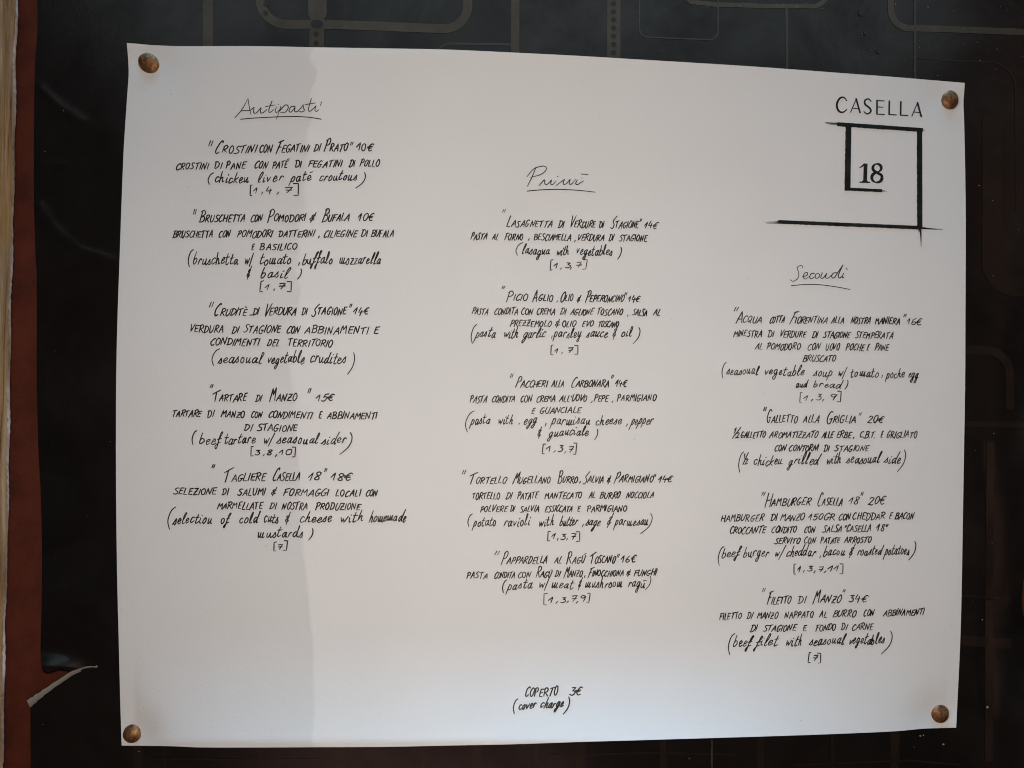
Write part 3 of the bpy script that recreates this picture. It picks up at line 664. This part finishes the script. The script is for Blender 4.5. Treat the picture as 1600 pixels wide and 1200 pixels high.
# --- third column
entry('handwritten entry for vegetable soup with egg',
  [('"@1147:1154:480:486 ^ACQUA@1150-1192 COTTA@1202-1227 ^FIORENTINA@1234-1294 ALLA@1299-1320 NOSTRA@1329-1362 MANIERA@1367-1408 "@1412:1416:491:495 16€@1417-1441', 504, 507, 11)],
  [('MINESTRA@1146-1192 DI@1200-1211 VERDURE@1218-1261 DI@1269-1279 STAGIONE@1286-1330 STEMPERATA@1336-1397', 526, 529, 10.5), ('AL@1180-1193 POMODORO@1198-1252 CON@1261-1283 UOVO@1290-1313 POCHE@1321-1352 E@1354-1359 PANE@1367-1390', 546, 548, 10.5), ('BRUSCATO@1254-1307', 565, 565, 10.5)],
  [('(@1128:1135:566:591 seasonal@1135-1187 vegetable@1194-1259 soup@1271-1303 w/@1309-1324 tomato@1328-1376 ,@1377 poche@1384-1416 egg@1419-1437', 584, 591, 16), ('and@1243-1263 bread@1270-1316 )@1320:1325:594:608', 606, 606, 13)],
  [('[1@1249-1261 ,@1267 3@1275-1282 ,@1285 9]@1296-1314', 626, 626, 12)], .82)
entry('handwritten entry for grilled cockerel',
  [('"@1193:1198:636:642 ^GALLETTO@1197-1248 ALLA@1255-1281 ^GRIGLIA@1291-1339 "@1342:1346:645:649 20€@1355-1381', 660, 661, 12)],
  [('⅟@1143-1156 GALLETTO@1157-1197 AROMATIZZATO@1202-1280 ALLE@1284-1303 ERBE@1307-1331 ,@1333 C.B.T.@1343-1369 E@1376-1381 GRIGLIATO@1385-1435', 684, 684, 10.5), ('CON@1210-1229 CONTORNI@1232-1280 DI@1287-1297 STAGIONE@1304-1359', 705, 705, 10)],
  [('(@1154:1162:706:738 ½@1160-1173 chicken@1177-1225 grilled@1231-1282 with@1291-1317 seasonal@1322-1377 side@1381-1410 )@1402:1415:703:737', 727, 723, 18)], None, .87)
entry('handwritten entry for a hamburger with cheddar and bacon',
  [('"@1190:1196:769:774 ^HAMBURGER@1195-1268 ^CASELLA@1277-1318 18@1326-1343 "@1345:1349:769:774 20€@1356-1384', 791, 788, 12.5)],
  [('HAMBURGER@1126-1195 DI@1204-1216 MANZO@1219-1258 150GR@1263-1306 CON@1310-1330 CHEDDAR@1332-1384 E@1389-1395 BACON@1398-1429', 815, 811, 11), ('CROCCANTE@1140-1198 CONDITO@1205-1246 CON@1256-1275 SALSA@1285-1317 "CASELLA@1319-1363 18"@1369-1388', 834, 830, 11), ('SERVITO@1210-1251 CON@1256-1276 PATATE@1282-1314 ARROSTO@1319-1363', 850, 848, 10)],
  [('(@1122:1131:854:884 beef@1127-1158 burger@1161-1204 w/@1210-1226 cheddar@1228-1277 ,@1279 bacon@1286-1322 &@1326-1335 roasted@1339-1380 potatoes@1382-1424 )@1420:1431:846:875', 871, 866, 17)],
  [('[1@1240-1251 ,@1255 3@1261-1268 ,@1271 7@1278-1286 ,@1288 11]@1294-1317', 894, 894, 12)], .88)
entry('handwritten entry for beef fillet',
  [('"@1191:1196:919:925 ^FILETTO@1198-1237 DI@1247-1261 ^MANZO@1270-1316 "@1317:1321:921:925 34€@1326-1356', 944, 940, 12)],
  [('FILETTO@1124-1160 DI@1167-1177 MANZO@1183-1217 NAPPATO@1226-1273 AL@1280-1293 BURRO@1301-1339 CON@1349-1367 ABBINAMENTI@1380-1445', 968, 961, 10.5), ('DI@1172-1184 STAGIONE@1192-1245 E@1254-1262 FONDO@1274-1307 DI@1314-1325 CARNE@1331-1366', 987, 984, 10.5)],
  [('(@1138:1148:990:1023 beef@1145-1176 filet@1180-1217 with@1227-1256 seasonal@1264-1322 vegetables@1326-1385 )@1377:1394:986:1022', 1011, 1005, 18)],
  [('[7]@1262-1283', 1033, 1033, 11)], .88)
part('cover_charge_note', [('COPERTO@820-874 3€@890-910', 1089, 1085, 14, 2.0), ('(@802:809:1092:1115 cover@810-840 charge@844-883 )@880:890:1089:1116', 1108, 1104, 16, 2.0)], menu, M_ink)

def heading(strokes, label, wd=1.45):
    V, Fs = [], []
    pen(V, Fs, [spline(s, 8) for s in strokes], wd)
    o = mesh('section_heading', V, Fs, M_thin, menu, smooth=False); o['label'] = label
heading([[(367, 184), (378, 171), (387.5, 154)], [(387.5, 154), (389.5, 167), (392, 179)], [(377, 173), (390, 172.5), (397, 167.5)], [(397, 168), (396.5, 176), (401, 176), (408, 168)], [(408, 168), (407, 176), (411, 176), (417, 171)],
         [(425, 158), (420, 172), (422, 175.5), (428, 171)], [(415, 166.5), (430, 164)], [(432, 167), (430, 174), (433, 175.5), (438, 170)], [(434.8, 163.2), (435.6, 162.6)], [(439, 166), (432, 186.5)], [(437, 173), (446, 164), (450.5, 167.5), (446, 175), (438, 176)],
         [(461, 166), (455, 167), (451.5, 173), (455, 175), (461, 167.5)], [(461, 167), (460.5, 174), (465, 174.5)], [(464, 174.8), (470, 169), (473.8, 163.5)], [(473.8, 163.5), (474, 168), (475.5, 172.5), (471, 175), (467.5, 173.5)], [(486.5, 154), (482, 170), (484, 174), (490, 169), (494, 165)], [(477, 163.5), (493, 160.8)],
         [(494, 165), (492, 172), (495, 174), (498, 171)], [(502.5, 159), (500.5, 165)], [(376, 186.3), (400, 184.3), (450, 182), (480, 183), (502, 186.2)]], 'underlined Antipasti heading')
heading([[(837.5, 261), (832, 275), (824, 291)], [(823.5, 276), (834, 264), (848, 259.5), (854, 263), (848, 271), (836, 275.5), (829, 277)], [(842.5, 290), (850.5, 281), (851.5, 287), (855, 288), (862, 281)], [(862, 281), (860.5, 287), (864, 288), (869, 282.5)], [(871, 275.4), (872, 275.8)],
         [(869, 290), (876, 284.5), (882, 280)], [(882, 280), (880, 287), (884, 287.5), (891, 280)], [(891, 280), (889.5, 287), (893, 287.5), (900, 280)], [(902, 281), (899.5, 287), (903, 288), (912, 282.5)], [(908, 272), (919, 272.6)],
         [(823.5, 298.6), (850, 296.4), (880, 296), (910, 298), (930, 300.3)]], 'underlined Primi heading')
heading([[(1254.5, 419), (1252.5, 414.5), (1246, 418), (1248, 427), (1247, 434), (1240, 439.5), (1234.5, 437)], [(1254, 432.5), (1261, 430), (1261.5, 426), (1257, 427), (1255, 432.5), (1258, 436), (1264, 432.5)], [(1272.5, 427), (1268, 427.5), (1265, 432.5), (1268, 435.5), (1273, 432.5)], [(1278, 427), (1274.5, 429), (1274, 434), (1278, 434.5), (1281, 430), (1278, 427)], [(1285, 426), (1282.5, 433.5), (1286, 434.5), (1292, 427)], [(1292, 427), (1290, 433.5), (1294, 434.5), (1299, 430)],
         [(1308, 426), (1302, 427), (1299.5, 432.5), (1303.5, 434), (1310, 424.5), (1317.2, 414)], [(1317.2, 414), (1310, 430), (1312, 434.5), (1315, 432)], [(1318, 427), (1316, 433.5), (1319, 433.5)], [(1322, 418.5), (1324, 421.5)], [(1236.5, 446.3), (1258, 444.6), (1282, 445), (1308, 448.5), (1328, 452.3)]], 'underlined Secondi heading')

# ------------------------------------------------------------------ printed emblem at the top right
lr = random.Random(5)
V, Fs = [], []
lift2 = [0.00014]
def plc(x, y): return on_paper(x, y, lift2[0]) - org
def st(p, wd, smooth=False):
    lift2[0] = 0.00012 + lr.uniform(0, .0001)
    ribbon(spline(p, 8) if smooth else resample(p, 3), wd, V, Fs, plc, cap=False)
st([(1323.5, 158), (1319, 152.6), (1313, 153), (1308.3, 160), (1308, 168), (1312, 174.5), (1318, 175), (1323.5, 170.5)], lambda t: 1.4 + 1.9 * math.sin(math.pi * t), True)
for ax, ay in ((1328.5, 154), (1424.3, 160)):
    st([(ax + .3, ay + 22), (ax + 9.6, ay)], 1.5); st([(ax + 9, ay - .5), (ax + 15.5, ay + 22.8)], 2.7); st([(ax + 3.2, ay + 15), (ax + 13.6, ay + 16)], 1.4)
st([(1361.5, 159), (1357, 154.6), (1351.6, 157), (1351.8, 163), (1359, 169), (1360.5, 174.5), (1355, 178), (1349.5, 174)], lambda t: 1.5 + 1.5 * math.sin(math.pi * t), True)
st([(1370.4, 156), (1370.2, 178.8)], 2.6); st([(1369.5, 157), (1382, 157.8)], 1.7); st([(1370, 167), (1380, 167.6)], 1.5); st([(1369.2, 178.2), (1382.5, 179)], 1.8)
for lx, ly in ((1389, 157), (1407, 158)):
    st([(lx + .6, ly), (lx + .2, ly + 22.4)], 2.6); st([(lx - .8, ly + 21.8), (lx + 12, ly + 22.6)], 1.8)
o = None
emblem = mesh('emblem', V, Fs, M_print, menu, smooth=False); emblem['label'] = 'printed restaurant name above a brushed open square with the number 18'
V, Fs = [], []
def brush(a, b, wd, ta=0.0, tb=0.0, n=7):
    """a dry brush stroke with ragged sides and streaked ends"""
    L = math.hypot(b[0] - a[0], b[1] - a[1]); ux, uy = (b[0] - a[0]) / L, (b[1] - a[1]) / L
    pt = lambda s, t: (a[0] + ux * s - uy * t, a[1] + uy * s + ux * t)
    m = int(L / 3)
    k0 = wd * 1.02
    jit = [lr.uniform(-.35, .35) for _ in range(m + 1)]
    lift2[0] = 0.00014
    P = [pt(L * i / m, 0.25 * jit[i]) for i in range(m + 1)]
    ribbon(P, lambda t: k0 + jit[int(t * m)] * 1.3, V, Fs, plc, cap=False)
    for i in range(n):
        t = wd * (-.5 + (i + .5) / n)
        s0 = -ta * lr.random() ** 1.3 if ta else lr.uniform(0, 2); s1 = L + (tb * lr.random() ** 1.3 if tb else -lr.uniform(0, 2))
        lift2[0] = 0.00016 + lr.uniform(0, .00006)
        ribbon(resample([pt(s0, t * .55 + lr.uniform(-.3, .3)), pt((s0 + s1) / 2, t), pt(s1, t * .55 + lr.uniform(-.3, .3))], 4), lambda u: wd / n * (1.0 - .5 * abs(2 * u - 1)), V, Fs, plc, cap=False)
brush((1308, 194), (1442, 203.2), 6.2, 22, 3); brush((1325.8, 195), (1324.2, 298), 9.0, 0, 0); brush((1321, 295.2), (1378, 298), 4.6, 1, 9)
brush((1436.8, 201), (1437.2, 358), 8.2, 0, 5); brush((1216, 346.6), (1438, 355.8), 5.6, 24, 16)
ribbon([(1438, 356), (1439, 370), (1439.3, 386)], lambda t: 3.0 * (1 - t) + .5, V, Fs, plc, cap=False)
ribbon([(1440, 356.5), (1458, 357.8), (1473, 358.3)], lambda t: 2.4 * (1 - t) + .5, V, Fs, plc, cap=False)
ribbon([(1289, 191.8), (1308, 192.6)], lambda t: .6 + 1.2 * t, V, Fs, plc, cap=False); ribbon([(1197, 348.5), (1225, 349)], 1.0, V, Fs, plc, cap=False)
mesh('brushed_square', V, Fs, M_print, emblem, smooth=False)
V, Fs = [], []
st([(1352.6, 255.5), (1351.6, 284.5)], 6.0); st([(1343, 262), (1347, 259.8), (1351.5, 256)], lambda t: 1.6 + 1.6 * t, True); st([(1343, 284.6), (1359.5, 285)], 2.0); st([(1347, 283.4), (1356, 283.6)], 2.4)
def ring(cx, cy, rx, ry, w0, w1, tilt=0.0):
    lift2[0] = 0.00012 + lr.uniform(0, .0001)
    P = [(cx + rx * math.cos(a) , cy + ry * math.sin(a)) for a in [6.2832 * i / 28 for i in range(29)]]
    ribbon(P, lambda t: w0 + (w1 - w0) * abs(math.cos(6.2832 * t + tilt)), V, Fs, plc, cap=False)
ring(1370.4, 262.4, 6.6, 6.3, 2.0, 4.6, .3); ring(1370.2, 277.4, 8.0, 7.6, 2.0, 5.0, -.3); st([(1365, 266), (1370, 269.5), (1376, 273)], 4.0)
mesh('emblem_number', V, Fs, M_print, emblem, smooth=False)

# ------------------------------------------------------------------ brass thumb tacks
def tack(px, py, rx, ry, ang, tilt, label):
    z0 = paper_z(px, py)
    c = at(px, py, z0); k = (at(px + 10, py, z0) - c).length / 10
    R = rx * k; ratio = ry / rx
    e = bpy.data.objects.new('thumb_tack', None); COL.objects.link(e); e.location = c; e.empty_display_size = 0.01
    tag(e, label, 'thumb tack', 'thumb tacks pinning the menu')
    H = R * 0.46
    prof = [(0, H), (.16, H * .985), (.32, H * .94), (.48, H * .86), (.62, H * .75), (.75, H * .60), (.86, H * .42), (.94, H * .24), (.985, H * .10), (1.0, 0.0), (.97, -0.0002), (.8, -0.0002)]
    V, Fc = [], []; N = 40; rr_ = random.Random(int(px))
    ph = rr_.uniform(0, 6)
    for i in range(N):
        a = 6.2832 * i / N
        for r, h in prof:
            rr2 = r * R * (1 + 0.012 * math.sin(3 * a + ph) + 0.008 * math.sin(7 * a + ph))
            X, Z = rr2 * math.cos(a), rr2 * math.sin(a) * ratio
            V.append((X * math.cos(ang) - Z * math.sin(ang), -h - 0.0004 - tilt[0] * X - tilt[1] * Z, X * math.sin(ang) + Z * math.cos(ang)))
    n_ = len(prof)
    for i in range(N):
        j = (i + 1) % N
        for q in range(n_ - 1): Fc.append((i * n_ + q, j * n_ + q, j * n_ + q + 1, i * n_ + q + 1))
    mesh('head', V, Fc, M_brass, e)
    V, Fc = [], []
    for i in range(10):
        a = 6.2832 * i / 10
        V += [(.0006 * math.cos(a), -0.0006, .0006 * math.sin(a)), (.0005 * math.cos(a), 0.004, .0005 * math.sin(a)), (0, 0.008, 0)]
    for i in range(10):
        j = (i + 1) % 10
        Fc += [(i * 3, j * 3, j * 3 + 1, i * 3 + 1), (i * 3 + 1, j * 3 + 1, j * 3 + 2)]
    mesh('pin', V, Fc, M_brass, e)
tack(233.2, 100, 17.2, 15.0, math.radians(-35), (-.10, .12), 'brass tack at the top left corner, larger and oval with an orange lower half')
tack(1483.6, 156.8, 13.0, 14.0, 0, (.04, .03), 'brown brass tack beside the last letter of the printed name')
tack(207, 1146, 14.2, 14.8, 0, (-.05, -.03), 'golden brown brass tack at the bottom left corner of the paper')
tack(1468.4, 1115, 13.6, 13.4, 0, (.03, -.02), 'dark brown domed tack at the bottom right corner of the paper')
